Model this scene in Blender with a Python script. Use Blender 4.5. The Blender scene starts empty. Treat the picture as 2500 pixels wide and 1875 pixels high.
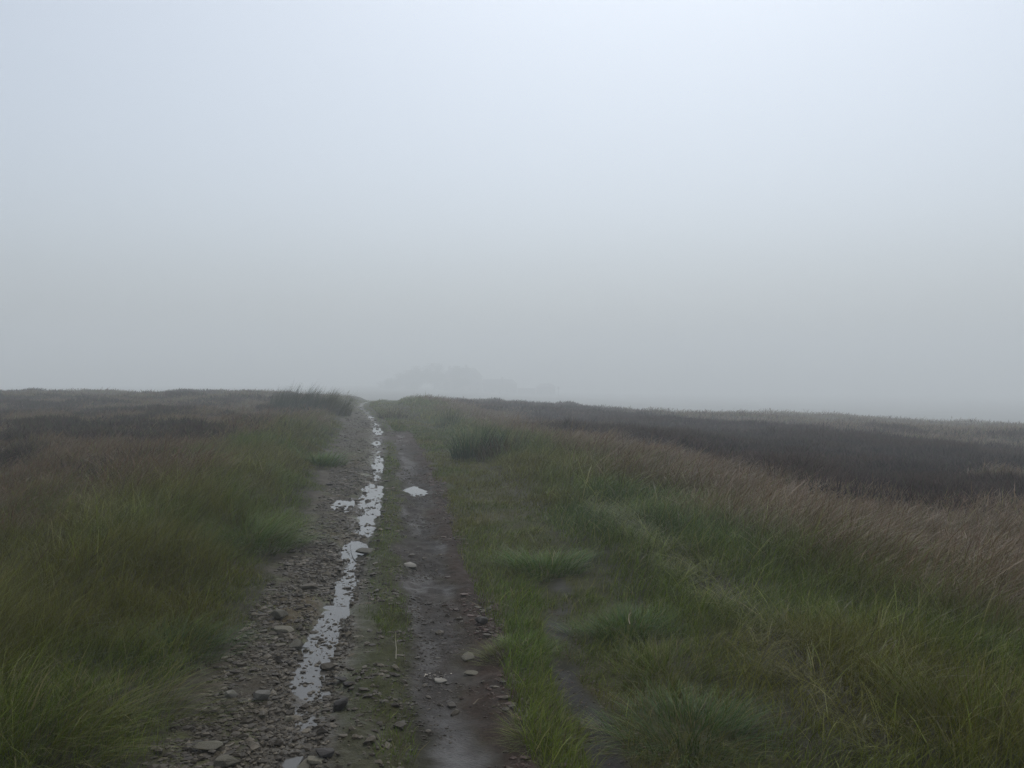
import bpy, bmesh, math, random
import numpy as np
from mathutils import Vector, Matrix, Euler
R = math.radians
rng = np.random.default_rng(11)
random.seed(5)
S = bpy.context.scene
COL = S.collection

# ------------------------------------------------------------------ camera, sky, sun, exposure
F = 2161.0            # focal length in pixels of the 2500 px wide photograph
EYE = 1.6
HOR = 925.0           # pixel row of the true horizon
cd = bpy.data.cameras.new('camera'); cam = bpy.data.objects.new('camera', cd); COL.objects.link(cam)
cd.sensor_width = 36.0; cd.lens = 36.0 * F / 2500.0; cd.clip_start = 0.05; cd.clip_end = 3000
cam.location = (0, 0, EYE); cam.rotation_euler = (R(90) - math.atan((937.5 - HOR) / F), 0, 0)
S.camera = cam

SUN_EL, SUN_AZ = 58.0, 12.0      # overcast; the brightest part of the cloud lies ahead, a little right
w = bpy.data.worlds.new('World'); S.world = w; w.use_nodes = True
nt = w.node_tree; nt.nodes.clear()
sky = nt.nodes.new('ShaderNodeTexSky'); sky.sky_type = 'NISHITA'; sky.sun_disc = False
sky.sun_elevation = R(SUN_EL); sky.sun_rotation = R(SUN_AZ); sky.dust_density = 4.0; sky.air_density = 1.0
hs = nt.nodes.new('ShaderNodeHueSaturation'); hs.inputs['Saturation'].default_value = 0.40
bg = nt.nodes.new('ShaderNodeBackground'); bg.inputs['Strength'].default_value = 0.134
wo = nt.nodes.new('ShaderNodeOutputWorld')
tn = nt.nodes.new('ShaderNodeMix'); tn.data_type = 'RGBA'; tn.blend_type = 'MULTIPLY'; tn.inputs['Factor'].default_value = 1.0
tn.inputs['B'].default_value = (0.93, 1.0, 1.07, 1)       # cool cloud cover
nt.links.new(sky.outputs[0], hs.inputs['Color']); nt.links.new(hs.outputs[0], tn.inputs['A']); nt.links.new(tn.outputs['Result'], bg.inputs['Color']); nt.links.new(bg.outputs[0], wo.inputs['Surface'])
sd = bpy.data.lights.new('sun', 'SUN'); sd.energy = 0.75; sd.angle = R(40); sd.color = (1.0, 0.99, 0.965)
so = bpy.data.objects.new('sun', sd); COL.objects.link(so)
el, az = R(SUN_EL), R(SUN_AZ)
so.rotation_euler = (-Vector((math.sin(az) * math.cos(el), math.cos(az) * math.cos(el), math.sin(el)))).to_track_quat('-Z', 'Y').to_euler()
vs = S.view_settings
vs.view_transform = 'Standard'; vs.look = 'None'; vs.gamma = 1.0; vs.use_curve_mapping = False
vs.exposure = 0.0
S.render.engine = 'CYCLES'
cy = S.cycles
cy.max_bounces = 7; cy.diffuse_bounces = 2; cy.glossy_bounces = 3; cy.transmission_bounces = 3
cy.volume_bounces = 4; cy.transparent_max_bounces = 6; cy.caustics_reflective = False; cy.caustics_refractive = False
cy.use_denoising = True; cy.denoising_prefilter = 'NONE'
try: cy.denoiser = 'OPENIMAGEDENOISE'
except Exception: pass

# ------------------------------------------------------------------ helpers
def tag(o, label=None, cat=None, group=None, kind=None):
    if label: o['label'] = label
    if cat: o['category'] = cat
    if group: o['group'] = group
    if kind: o['kind'] = kind
    return o

def link(name, me, parent=None):
    o = bpy.data.objects.new(name, me); COL.objects.link(o)
    if parent: o.parent = parent
    return o

def empty(name, loc, rz=0.0):
    o = bpy.data.objects.new(name, None); COL.objects.link(o); o.location = loc; o.rotation_euler = (0, 0, rz)
    o.empty_display_size = 0.1
    return o

def np_mesh(name, V, faces, mat, col=None, smooth=False, extra=None):
    """faces: list of int arrays (n, k), one per polygon size"""
    me = bpy.data.meshes.new(name)
    V = np.ascontiguousarray(V, np.float32)
    me.vertices.add(len(V)); me.vertices.foreach_set('co', V.ravel())
    tot = np.concatenate([np.full(len(f), f.shape[1], np.int32) for f in faces])
    loops = np.concatenate([f.ravel() for f in faces]).astype(np.int32)
    me.loops.add(len(loops)); me.loops.foreach_set('vertex_index', loops)
    me.polygons.add(len(tot))
    st = np.zeros(len(tot), np.int32); st[1:] = np.cumsum(tot)[:-1]
    me.polygons.foreach_set('loop_start', st)
    try: me.polygons.foreach_set('loop_total', tot)
    except Exception: pass
    me.polygons.foreach_set('use_smooth', np.full(len(tot), smooth))
    if col is not None:
        a = me.color_attributes.new('Col', 'FLOAT_COLOR', 'POINT')
        c = np.ones((len(V), 4), np.float32); c[:, :3] = col
        a.data.foreach_set('color', c.ravel())
    for k, v in (extra or {}).items():
        a = me.attributes.new(k, 'FLOAT', 'POINT'); a.data.foreach_set('value', np.ascontiguousarray(v, np.float32).ravel())
    me.update(calc_edges=True)
    if mat: me.materials.append(mat)
    return me

def _h(ix, iy, seed):
    n = (ix.astype(np.int64) * 374761393 + iy.astype(np.int64) * 668265263 + seed * 982451653) & 0x7fffffff
    n = ((n ^ (n >> 13)) * 1274126177) & 0x7fffffff
    n = ((n ^ (n >> 15)) * 2246822519) & 0x7fffffff
    n = n ^ (n >> 11)
    return (n & 0xffffff) / float(0xffffff)

def vnoise(x, y, seed=0):
    x = np.asarray(x, float); y = np.asarray(y, float)
    x = x * 0.8 + y * 0.6; y2 = y * 0.8 - x * 0.55; y = y2
    ix = np.floor(x).astype(np.int64); iy = np.floor(y).astype(np.int64)
    fx = x - ix; fy = y - iy
    fx = fx * fx * fx * (fx * (fx * 6 - 15) + 10); fy = fy * fy * fy * (fy * (fy * 6 - 15) + 10)
    a = _h(ix, iy, seed); b = _h(ix + 1, iy, seed); c = _h(ix, iy + 1, seed); d = _h(ix + 1, iy + 1, seed)
    return (a * (1 - fx) + b * fx) * (1 - fy) + (c * (1 - fx) + d * fx) * fy

def fbm(x, y, scale, seed=0, oct=3):
    """0..1, mean about 0.5; scale = size in metres of the largest lumps"""
    t = 0; a = 1.0; n = 0; s = 1.0 / scale
    for k in range(oct):
        t = t + a * vnoise(np.asarray(x) * s + 17.3 * k, np.asarray(y) * s - 9.1 * k, seed + k * 31); n += a; a *= 0.5; s *= 2.03
    return t / n

def sst(a, b, x):
    t = np.clip((np.asarray(x, float) - a) / (b - a), 0, 1)
    return t * t * (3 - 2 * t)

def mix(a, b, t):
    t = np.asarray(t)[..., None]
    return np.asarray(a) * (1 - t) + np.asarray(b) * t

def at(px, py, z=0.0):
    """ground point whose height is z, seen at that pixel of the photograph"""
    Y = (EYE - z) * F / (py - HOR)
    return (px - 1250.0) * Y / F, Y

# ------------------------------------------------------------------ materials
def new_mat(name):
    m = bpy.data.materials.new(name); m.use_nodes = True
    n = m.node_tree; n.nodes.clear()
    return m, n, n.nodes.new('ShaderNodeOutputMaterial')

def blade_mat(name, gloss=0.10, trans=0.30, rough=0.42):
    m, n, out = new_mat(name)
    at_ = n.nodes.new('ShaderNodeAttribute'); at_.attribute_name = 'Col'
    p = n.nodes.new('ShaderNodeBsdfPrincipled'); p.inputs['Roughness'].default_value = rough
    p.inputs['Specular IOR Level'].default_value = gloss
    t = n.nodes.new('ShaderNodeBsdfTranslucent'); mx = n.nodes.new('ShaderNodeMixShader'); mx.inputs[0].default_value = trans
    n.links.new(at_.outputs['Color'], p.inputs['Base Color']); n.links.new(at_.outputs['Color'], t.inputs['Color'])
    n.links.new(p.outputs[0], mx.inputs[1]); n.links.new(t.outputs[0], mx.inputs[2]); n.links.new(mx.outputs[0], out.inputs['Surface'])
    return m

M_GRASS = blade_mat('grass_blade', 0.13, 0.20, 0.38)
M_HEATH = blade_mat('heather_twig', 0.05, 0.10, 0.7)
M_STRAW = blade_mat('dry_straw', 0.2, 0.15, 0.5)

def ground_mat():
    m, n, out = new_mat('moor_ground')
    L = n.links.new
    a = n.nodes.new('ShaderNodeAttribute'); a.attribute_name = 'Col'
    wv = n.nodes.new('ShaderNodeAttribute'); wv.attribute_name = 'wet'
    co = n.nodes.new('ShaderNodeTexCoord')
    n1 = n.nodes.new('ShaderNodeTexNoise'); n1.inputs['Scale'].default_value = 38; n1.inputs['Detail'].default_value = 6; n1.inputs['Roughness'].default_value = 0.7
    n2 = n.nodes.new('ShaderNodeTexVoronoi'); n2.inputs['Scale'].default_value = 70
    n3 = n.nodes.new('ShaderNodeTexNoise'); n3.inputs['Scale'].default_value = 9; n3.inputs['Detail'].default_value = 5
    for t in (n1, n2, n3): L(co.outputs['Object'], t.inputs['Vector'])
    mr = n.nodes.new('ShaderNodeMapRange'); mr.inputs['From Min'].default_value = 0.3; mr.inputs['From Max'].default_value = 0.7
    mr.inputs['To Min'].default_value = 0.55; mr.inputs['To Max'].default_value = 1.5
    L(n1.outputs['Fac'], mr.inputs['Value'])
    mm = n.nodes.new('ShaderNodeMix'); mm.data_type = 'RGBA'; mm.blend_type = 'MULTIPLY'; mm.inputs['Factor'].default_value = 1.0
    cb = n.nodes.new('ShaderNodeCombineColor')
    for i in range(3): L(mr.outputs[0], cb.inputs[i])
    L(a.outputs['Color'], mm.inputs['A']); L(cb.outputs[0], mm.inputs['B'])
    p = n.nodes.new('ShaderNodeBsdfPrincipled')
    L(mm.outputs['Result'], p.inputs['Base Color'])
    # wet patches: gloss where the ground holds water, broken by noise
    ad = n.nodes.new('ShaderNodeMath'); ad.operation = 'MULTIPLY_ADD'
    L(n3.outputs['Fac'], ad.inputs[0]); ad.inputs[1].default_value = 0.9; ad.inputs[2].default_value = -0.45
    ad2 = n.nodes.new('ShaderNodeMath'); ad2.operation = 'ADD'; ad2.use_clamp = True
    L(ad.outputs[0], ad2.inputs[0]); L(wv.outputs['Fac'], ad2.inputs[1])
    rr = n.nodes.new('ShaderNodeMapRange'); rr.inputs['To Min'].default_value = 0.85; rr.inputs['To Max'].default_value = 0.30
    L(ad2.outputs[0], rr.inputs['Value']); L(rr.outputs[0], p.inputs['Roughness'])
    sp = n.nodes.new('ShaderNodeMapRange'); sp.inputs['To Min'].default_value = 0.08; sp.inputs['To Max'].default_value = 0.36
    L(ad2.outputs[0], sp.inputs['Value']); L(sp.outputs[0], p.inputs['Specular IOR Level'])
    b1 = n.nodes.new('ShaderNodeBump'); b1.inputs['Strength'].default_value = 0.7; b1.inputs['Distance'].default_value = 0.012
    b2 = n.nodes.new('ShaderNodeBump'); b2.inputs['Strength'].default_value = 0.35; b2.inputs['Distance'].default_value = 0.006
    L(n1.outputs['Fac'], b1.inputs['Height']); L(n2.outputs['Distance'], b2.inputs['Height'])
    L(b1.outputs[0], b2.inputs['Normal']); L(b2.outputs[0], p.inputs['Normal'])
    L(p.outputs[0], out.inputs['Surface'])
    return m
M_GROUND = ground_mat()

def stone_mat(name, c1, c2, rough=0.55, spec=0.14, moss=0.0):
    m, n, out = new_mat(name); L = n.links.new
    co = n.nodes.new('ShaderNodeTexCoord'); oi = n.nodes.new('ShaderNodeObjectInfo')
    t = n.nodes.new('ShaderNodeTexNoise'); t.noise_dimensions = '4D'; t.inputs['Scale'].default_value = 22; t.inputs['Detail'].default_value = 7; t.inputs['Roughness'].default_value = 0.7
    mu = n.nodes.new('ShaderNodeMath'); mu.operation = 'MULTIPLY'; mu.inputs[1].default_value = 50
    L(oi.outputs['Random'], mu.inputs[0]); L(mu.outputs[0], t.inputs['W']); L(co.outputs['Object'], t.inputs['Vector'])
    cr = n.nodes.new('ShaderNodeValToRGB'); cr.color_ramp.elements[0].position = 0.3; cr.color_ramp.elements[1].position = 0.72
    cr.color_ramp.elements[0].color = (*c1, 1); cr.color_ramp.elements[1].color = (*c2, 1)
    L(t.outputs['Fac'], cr.inputs['Fac'])
    hv = n.nodes.new('ShaderNodeHueSaturation')
    mr = n.nodes.new('ShaderNodeMapRange'); mr.inputs['To Min'].default_value = 0.5; mr.inputs['To Max'].default_value = 1.4
    L(oi.outputs['Random'], mr.inputs['Value']); L(mr.outputs[0], hv.inputs['Value']); L(cr.outputs['Color'], hv.inputs['Color'])
    p = n.nodes.new('ShaderNodeBsdfPrincipled'); p.inputs['Roughness'].default_value = rough; p.inputs['Specular IOR Level'].default_value = spec
    L(hv.outputs[0], p.inputs['Base Color'])
    b = n.nodes.new('ShaderNodeBump'); b.inputs['Strength'].default_value = 0.6; b.inputs['Distance'].default_value = 0.006
    L(t.outputs['Fac'], b.inputs['Height']); L(b.outputs[0], p.inputs['Normal']); L(p.outputs[0], out.inputs['Surface'])
    return m
M_STONE = [stone_mat('wet_grey_stone', (0.060, 0.053, 0.034), (0.175, 0.155, 0.112)),
           stone_mat('wet_brown_stone', (0.055, 0.044, 0.028), (0.14, 0.112, 0.074)),
           stone_mat('dark_wet_stone', (0.025, 0.022, 0.019), (0.055, 0.046, 0.04))]
M_PALE = stone_mat('pale_stone', (0.11, 0.10, 0.08), (0.22, 0.20, 0.165), 0.6, 0.2)

def water_mat():
    m, n, out = new_mat('puddle_water'); L = n.links.new
    co = n.nodes.new('ShaderNodeTexCoord')
    t = n.nodes.new('ShaderNodeTexNoise'); t.inputs['Scale'].default_value = 14; t.inputs['Detail'].default_value = 2
    L(co.outputs['Object'], t.inputs['Vector'])
    b = n.nodes.new('ShaderNodeBump'); b.inputs['Strength'].default_value = 0.03; b.inputs['Distance'].default_value = 0.01
    L(t.outputs['Fac'], b.inputs['Height'])
    p = n.nodes.new('ShaderNodeBsdfPrincipled'); p.inputs['Base Color'].default_value = (0.075, 0.068, 0.058, 1)
    p.inputs['Roughness'].default_value = 0.03; p.inputs['IOR'].default_value = 1.33
    L(b.outputs[0], p.inputs['Normal']); L(p.outputs[0], out.inputs['Surface'])
    return m
M_WATER = water_mat()

def plain_mat(name, c, rough=0.8):
    m, n, out = new_mat(name); L = n.links.new
    co = n.nodes.new('ShaderNodeTexCoord'); t = n.nodes.new('ShaderNodeTexNoise'); t.inputs['Scale'].default_value = 2.5; t.inputs['Detail'].default_value = 6
    L(co.outputs['Object'], t.inputs['Vector'])
    cr = n.nodes.new('ShaderNodeValToRGB'); cr.color_ramp.elements[0].position = 0.3; cr.color_ramp.elements[1].position = 0.7
    cr.color_ramp.elements[0].color = (*[v * 0.7 for v in c], 1); cr.color_ramp.elements[1].color = (*[v * 1.25 for v in c], 1)
    L(t.outputs['Fac'], cr.inputs['Fac'])
    p = n.nodes.new('ShaderNodeBsdfPrincipled'); p.inputs['Roughness'].default_value = rough
    L(cr.outputs[0], p.inputs['Base Color']); L(p.outputs[0], out.inputs['Surface'])
    return m

# ------------------------------------------------------------------ terrain
# line of the left rut, read off the photograph on level ground
_c = [at(*p) for p in ((755, 1720), (800, 1590), (830, 1480), (858, 1350), (905, 1205), (922, 1090), (920, 1040), (893, 1004), (872, 990))]
_cx = np.array([-0.78] + [c[0] for c in _c]); _cy = np.array([3.0] + [c[1] for c in _c])
def Xc(Y):
    Y = np.asarray(Y, float)
    m = np.interp(Y, _cy, _cx)
    # smooth by averaging neighbours
    m = (m + np.interp(Y * 1.08, _cy, _cx) + np.interp(Y * 0.93, _cy, _cx)) / 3
    m = np.where(Y > _cy[-1], m - 0.10 * (Y - _cy[-1]), m)
    return np.where(Y < 3.0, -0.78 + (3.0 - np.maximum(Y, -30)) * 0.12, m)

def uL(Y):      # left edge of the stony band, measured from the rut
    return np.interp(Y, [3, 4.5, 8, 13, 20, 40], [-0.70, -0.60, -0.62, -0.68, -0.95, -1.15])

PUD = [  # px x, px y, px width, px height, label
    (765, 1600, 105, 290, 'long shallow rain puddle filling the left rut in the foreground, dark stones along its edge'),
    (735, 1845, 120, 44, 'muddy brown pool with wet rocks at the bottom edge of the stony rut'),
    (838, 1430, 64, 150, 'narrow puddle broken by gravel in the left rut just beyond the long foreground puddle'),
    (862, 1340, 70, 70, 'small puddle full of stones beside a flat grey slab in the left rut'),
    (903, 1262, 56, 110, 'puddle sprinkled with dark pebbles directly in front of the widest bright puddle'),
    (906, 1205, 80, 74, 'widest bright puddle of the left rut, reflecting pale sky'),
    (830, 1232, 52, 30, 'bright puddle set apart against the left grass edge of the track'),
    (1010, 1190, 56, 22, 'bright oval puddle alone in the right rut'),
    (924, 1140, 30, 80, 'slim puddle strip running along the green middle strip'),
    (918, 1078, 32, 12, 'small white glinting puddle where muddy ground crosses the track'),
    (924, 1050, 36, 22, 'first of the bright stepped puddles beyond the muddy crossing'),
    (922, 1034, 22, 7, 'thin middle one of the stepped puddles in the far rut'),
    (907, 1018, 18, 6, 'thin last one of the stepped puddles in the far rut'),
    (887, 1000, 16, 4, 'tiny far puddle glint near where the track vanishes into fog'),
]
BAS = []
for (px, py, wx, wy, lab) in PUD:
    x, y = at(px, py); y0 = at(px, py + wy / 2)[1]; y1 = at(px, py - wy / 2)[1]
    ym = (y0 + y1) / 2
    BAS.append((None, ym, wx / 2 * y / F, (y1 - y0) / 2, lab, px, py))

def bas_x(b, Y):
    """centre line of a basin: a long one follows the rut"""
    if b[0] is not None: return np.full_like(np.asarray(Y, float), b[0])
    return Xc(Y) + (at(b[5], b[6])[0] - Xc(at(b[5], b[6])[1]))

def z_smooth(X, Y):
    X = np.asarray(X, float); Y = np.asarray(Y, float)
    u = X - Xc(Y)
    z = -0.047 * np.logaddexp(0, (np.minimum(u, 90) - 3.2) / 1.2) * 1.2              # moor falls away to the right
    z = z - 0.02 * np.maximum(u - 90, 0)
    lu = uL(Y) - u
    z = z + (0.20 + 0.12 * sst(12, 22, Y)) * sst(0.0, 1.4, lu) + 0.22 * sst(1.0, 26, lu)         # bank and rise on the left
    off = np.maximum(sst(0.1, 1.5, lu), sst(1.3, 2.6, u))
    z = z + 0.13 * sst(1.6, 2.8, u) * (1 - sst(4.5, 9.0, u))
    near = sst(2.0, 8.0, np.hypot(X, Y))
    z = z + off * ((fbm(X, Y, 2.2, 3, 2) - 0.5) * 0.16 + (fbm(X, Y, 8.0, 9, 2) - 0.5) * 0.42 * near + (fbm(X, Y, 22, 19, 2) - 0.5) * 0.5 * sst(12, 30, Y))
    z = z + 0.42 * np.exp(-((u - 3.6) / 2.2) ** 2 - ((Y - 50) / 7.0) ** 2)   # mound right of the track at the crest
    z = z + 0.22 * np.exp(-((u + 3.0) / 2.2) ** 2 - ((Y - 37) / 5.0) ** 2)
    hz = sst(6.0, 9.0, u) * sst(12, 18, Y) + 0.6 * sst(2.5, 5, lu) * sst(6, 12, Y)
    z = z + hz * ((fbm(X, Y, 3.2, 171, 2) - 0.5) * 0.55 + (fbm(X, Y, 1.3, 173, 2) - 0.5) * 0.22)
    z = z - 3.6 * sst(56, 170, np.hypot(X * 0.55, Y))                    # ground falls beyond the crest
    # wheel ruts
    tr = 1 - sst(60, 80, Y)
    z = z - tr * (0.032 * np.exp(-(u / 0.15) ** 2) + 0.030 * np.exp(-((u - 0.68) / 0.20) ** 4) + 0.03 * np.exp(-((u - 1.33 - .1 * (Y - 4)) / 0.14) ** 2) * (1 - sst(7, 9, Y)))
    z = z + tr * 0.015 * np.exp(-((u - 0.3) / 0.12) ** 2)
    return z

def basin(X, Y):
    d = np.zeros_like(np.asarray(X, float))
    for b in BAS:
        e = np.hypot((X - bas_x(b, Y)) / b[2], (Y - b[1]) / b[3])
        d = np.maximum(d, 1 - sst(0.62, 1.35, e))
    return d

def track_mask(X, Y):
    u = X - Xc(Y)
    return sst(-0.25, 0.05, u - uL(Y)) * (1 - sst(0.95, 1.15, u))

def gz(X, Y):
    X = np.asarray(X, float); Y = np.asarray(Y, float)
    tm = track_mask(X, Y)
    u = X - Xc(Y)
    st = tm * (1 - 0.72 * np.exp(-((u - 0.68) / 0.22) ** 4) * (1 - sst(5.0, 7.5, Y)))
    d = st * ((fbm(X, Y, 0.22, 41, 2) - 0.5) * 0.050 + (np.abs(fbm(X, Y, 0.07, 47, 3) - 0.5)) * 0.045 - 0.006)
    d = d + (1 - tm) * (fbm(X, Y, 0.4, 51, 2) - 0.5) * 0.05
    return z_smooth(X, Y) + d * (1 - sst(70, 90, Y)) - (0.024 + 0.040 * (fbm(X, Y, 0.13, 211, 3) - 0.5) * 2) * basin(X, Y) - 0.016 * sst(0.75, 1.0, basin(X, Y))

def build_ground():
    ys = list(-np.geomspace(2, 640, 28)[::-1]); y = -1.0
    ys += [-1.0, 0.0, 0.8, 1.4]; y = 1.9
    while y < 85: ys.append(y); y += max(0.021, 0.0030 * y)
    while y < 630: ys.append(y); y += 0.04 * y
    ys.append(640.0); ys = np.array(ys)
    us = np.arange(-1.35, 2.1, 0.02); g = 0.02; lo = [us[0]]; hi = [us[-1]]
    while hi[-1] < 645: g *= 1.085; hi.append(hi[-1] + g); lo.append(lo[-1] - g)
    us = np.concatenate([np.array(lo[1:])[::-1], us, np.array(hi[1:])])
    U, Y = np.meshgrid(us, ys)
    fade = 1 - sst(60, 300, np.abs(U))
    X = np.clip(U + Xc(np.clip(Y, -20, 90)) * fade, -640, 640)
    Z = gz(X, Y)
    u = X - Xc(Y)
    col, wet = ground_look(X, Y, u)
    nr, nc = X.shape
    I = np.arange(nr * nc).reshape(nr, nc)
    q = np.stack([I[:-1, :-1], I[:-1, 1:], I[1:, 1:], I[1:, :-1]], -1).reshape(-1, 4)
    V = np.stack([X, Y, Z], -1).reshape(-1, 3)
    me = np_mesh('ground', V, [q], M_GROUND, col.reshape(-1, 3), True, {'wet': wet.ravel()})
    o = link('ground', me); tag(o, kind='structure')

def ground_look(X, Y, u):
    n1 = fbm(X, Y, 0.5, 61, 3); n2 = fbm(X, Y, 1.6, 67, 2); n3 = fbm(X, Y, 0.16, 71, 2)
    soil = mix((0.020, 0.018, 0.010), (0.038, 0.033, 0.018), n1)
    heath = np.array((0.026, 0.018, 0.016))
    col = mix(soil, heath, heather_w(X, Y, u))
    col = mix(col, (0.05, 0.045, 0.026), sst(60, 100, Y))
    el_ = uL(Y) + (n1 - 0.5) * 0.55
    stony = sst(-0.06, 0.05, u - el_) * (1 - sst(0.14, 0.26, u + (n1 - .5) * .45))
    sc = mix((0.024, 0.018, 0.010), (0.066, 0.052, 0.032), n3)
    sc = mix(sc, (0.044, 0.046, 0.013), sst(0.42, 0.56, n1 * .6 + n3 * .4) * 0.75)
    sc = mix(sc, (0.062, 0.036, 0.018), sst(0.60, 0.74, n1) * 0.6)
    col = mix(col, sc, stony)
    mid = sst(0.10, 0.2, u) * (1 - sst(0.40, 0.55, u))
    mc = mix((0.038, 0.034, 0.014), (0.030, 0.038, 0.009), n1)
    col = mix(col, mc, mid)
    right = sst(0.40, 0.54, u + (n1 - .5) * .40 + (n3 - .5) * .15) * (1 - sst(0.72, 0.90, u + (n1 - .5) * .40 + (n3 - .5) * .2))
    rc = mix((0.015, 0.0125, 0.0105), (0.044, 0.035, 0.028), n3 * 0.7 + n1 * 0.3)
    col = mix(col, rc, right)
    red = sst(0.74, 0.92, u + (n1 - .5) * .4) * (1 - sst(1.06, 1.2, u + (n1 - .5) * .3))
    col = mix(col, mix((0.024, 0.016, 0.011), (0.040, 0.024, 0.017), n3), red * 0.9)
    moss = sst(1.0, 1.15, u) * (1 - sst(1.8, 2.2, u))
    col = mix(col, mix((0.030, 0.034, 0.008), (0.046, 0.040, 0.013), n1), moss)
    p3 = third_path(X, Y, u)
    col = mix(col, mix((0.012, 0.0105, 0.0095), (0.026, 0.022, 0.018), n3), p3)
    cross = np.exp(-((Y - 24.5) / 2.2) ** 2) * sst(-0.1, 0.1, u) * (1 - sst(1.0, 1.3, u))
    col = mix(col, (0.05, 0.038, 0.03), cross)
    streak = sst(.50, .64, fbm(X * 2.4, Y * .8, .5, 311, 3))
    wet = 0.15 * stony + right * (0.08 + 0.32 * streak + 0.38 * (1 - sst(4.0, 4.8, Y))) + p3 * 0.15 + 0.6 * np.exp(-(u / .16) ** 2) + 0.05
    return col, np.clip(wet, 0, 1)

def third_path(X, Y, u):
    n = fbm(X, Y, 0.35, 83, 2); u = u - 0.10 * (np.clip(Y, 2.5, 8) - 4.0) + (n - .5) * .22
    return sst(1.19, 1.27, u) * (1 - sst(1.36, 1.47, u)) * (1 - sst(6.0, 7.4, Y + (n - .5) * 3)) * (1 - 0.85 * np.exp(-((Y - 5.25) / .22) ** 2))

def heather_w(X, Y, u):
    n = fbm(X, Y, 9, 91, 3); n2 = fbm(X, Y, 2.5, 97, 2)
    r = sst(6.2, 7.6, u + (n - .5) * 9 + (n2 - .5) * 4.5) * sst(10, 14, Y + (n2 - .5) * 4)
    r = r * (1 - 0.9 * sst(.60, .68, fbm(X, Y * .8, 6.0, 119, 2)) * (1 - sst(8, 9, np.abs(X - 8) / 2 + np.abs(Y - 24) * .3)))
    r = r * (1 - 0.92 * sst(35, 43, Y + (n2 - .5) * 16) * sst(13, 22, u + (n - .5) * 10))
    # grassy gaps in the heather on the right
    r = r * (1 - 0.95 * np.exp(-((X - 19.5) / 5.0) ** 2 - ((Y - 36) / 5.0) ** 2)) * (1 - 0.8 * sst(0.55, 0.63, fbm(X, Y, 12, 107, 2)) * sst(40, 55, Y))
    l = sst(0.47, 0.60, 0.35 * fbm(X * 0.7, Y, 4.0, 101, 3) + 0.65 * fbm(X, Y * .8, 1.6, 103, 2) + 0.02 * sst(10, 40, Y)) * sst(2.0, 4.0, -u)
    return np.clip(r + l * 0.75, 0, 1)

build_ground()

# ------------------------------------------------------------------ grass and heather blades
def sat(c, k=1.40):
    l = (np.asarray(c) * (0.3, 0.6, 0.1)).sum(-1, keepdims=True)
    return np.clip(l + (c - l) * k, 0.002, 1)

def blades(P, h, wd, az, lean, curl, cb, ct, tipw=0.0, segs=3, sway=None):
    """one tapering, bent blade per row of P"""
    n = len(P)
    cb, ct = sat(cb), sat(ct)
    dirx, diry = np.cos(az), np.sin(az)
    fa = az + rng.uniform(0.6, 2.5, n)
    sx, sy = np.cos(fa), np.sin(fa)
    s = np.linspace(0, 1, segs + 1)
    rows = []; cols = []
    for k, t in enumerate(s):
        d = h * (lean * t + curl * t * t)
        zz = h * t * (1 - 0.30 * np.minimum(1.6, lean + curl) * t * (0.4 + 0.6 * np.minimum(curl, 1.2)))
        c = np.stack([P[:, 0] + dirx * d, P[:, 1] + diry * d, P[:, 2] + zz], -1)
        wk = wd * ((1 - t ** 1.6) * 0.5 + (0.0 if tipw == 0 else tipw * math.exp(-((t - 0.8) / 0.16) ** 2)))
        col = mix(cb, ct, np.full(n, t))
        if k < segs:
            off = np.stack([sx * wk, sy * wk, np.zeros(n)], -1)
            rows += [c - off, c + off]; cols += [col, col]
        else:
            rows.append(c); cols.append(col)
    nv = 2 * segs + 1
    V = np.stack(rows, 1).reshape(-1, 3); C = np.stack(cols, 1).reshape(-1, 3)
    b = (np.arange(n) * nv)[:, None]
    q = np.concatenate([b + np.array([[2 * k, 2 * k + 1, 2 * k + 3, 2 * k + 2]]) for k in range(segs - 1)], 0)
    tri = b + np.array([[nv - 3, nv - 2, nv - 1]])
    return V, C, q, tri

def join(parts):
    V = []; C = []; Q = []; T = []; o = 0
    for v, c, q, t in parts:
        V.append(v); C.append(c); Q.append(q + o); T.append(t + o); o += len(v)
    return np.concatenate(V), np.concatenate(C), [np.concatenate(Q), np.concatenate(T)]

def scatter(y0, y1, dens, margin=1.30):
    """random ground points in the wedge the photograph looks into, plus a margin either side"""
    k = 0.5785 * margin
    area = k * (y1 * y1 - y0 * y0) + 1.2 * (y1 - y0)
    n = int(area * dens)
    Y = np.sqrt(rng.uniform(y0 * y0, y1 * y1, n)); X = rng.uniform(-1, 1, n) * (k * Y + 0.6)
    return X, Y

GREEN = np.array((0.092, 0.122, 0.025)); BLUEG = np.array((0.048, 0.098, 0.034)); OLIVE = np.array((0.112, 0.112, 0.030))
STRAW = np.array((0.22, 0.19, 0.105)); RED = np.array((0.165, 0.098, 0.068)); BROWN = np.array((0.105, 0.080, 0.040)); LIME = np.array((0.095, 0.160, 0.018))
PINKB = np.array((0.170, 0.130, 0.094))

TROD = [at(*p) for p in ((2120, 1875), (2050, 1800), (1900, 1650), (1830, 1560), (1700, 1440), (1560, 1340), (1440, 1260))]
def trodden(X, Y):
    d = np.full_like(X, 9.0)
    for (x0, y0), (x1, y1) in zip(TROD[:-1], TROD[1:]):
        dx, dy = x1 - x0, y1 - y0; L2 = dx * dx + dy * dy
        t = np.clip(((X - x0) * dx + (Y - y0) * dy) / L2, 0, 1)
        d = np.minimum(d, np.hypot(X - x0 - t * dx, Y - y0 - t * dy))
    return np.exp(-(d / 0.15) ** 2) * (0.05 + 0.95 * fbm(X, Y, .5, 203, 2))

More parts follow.
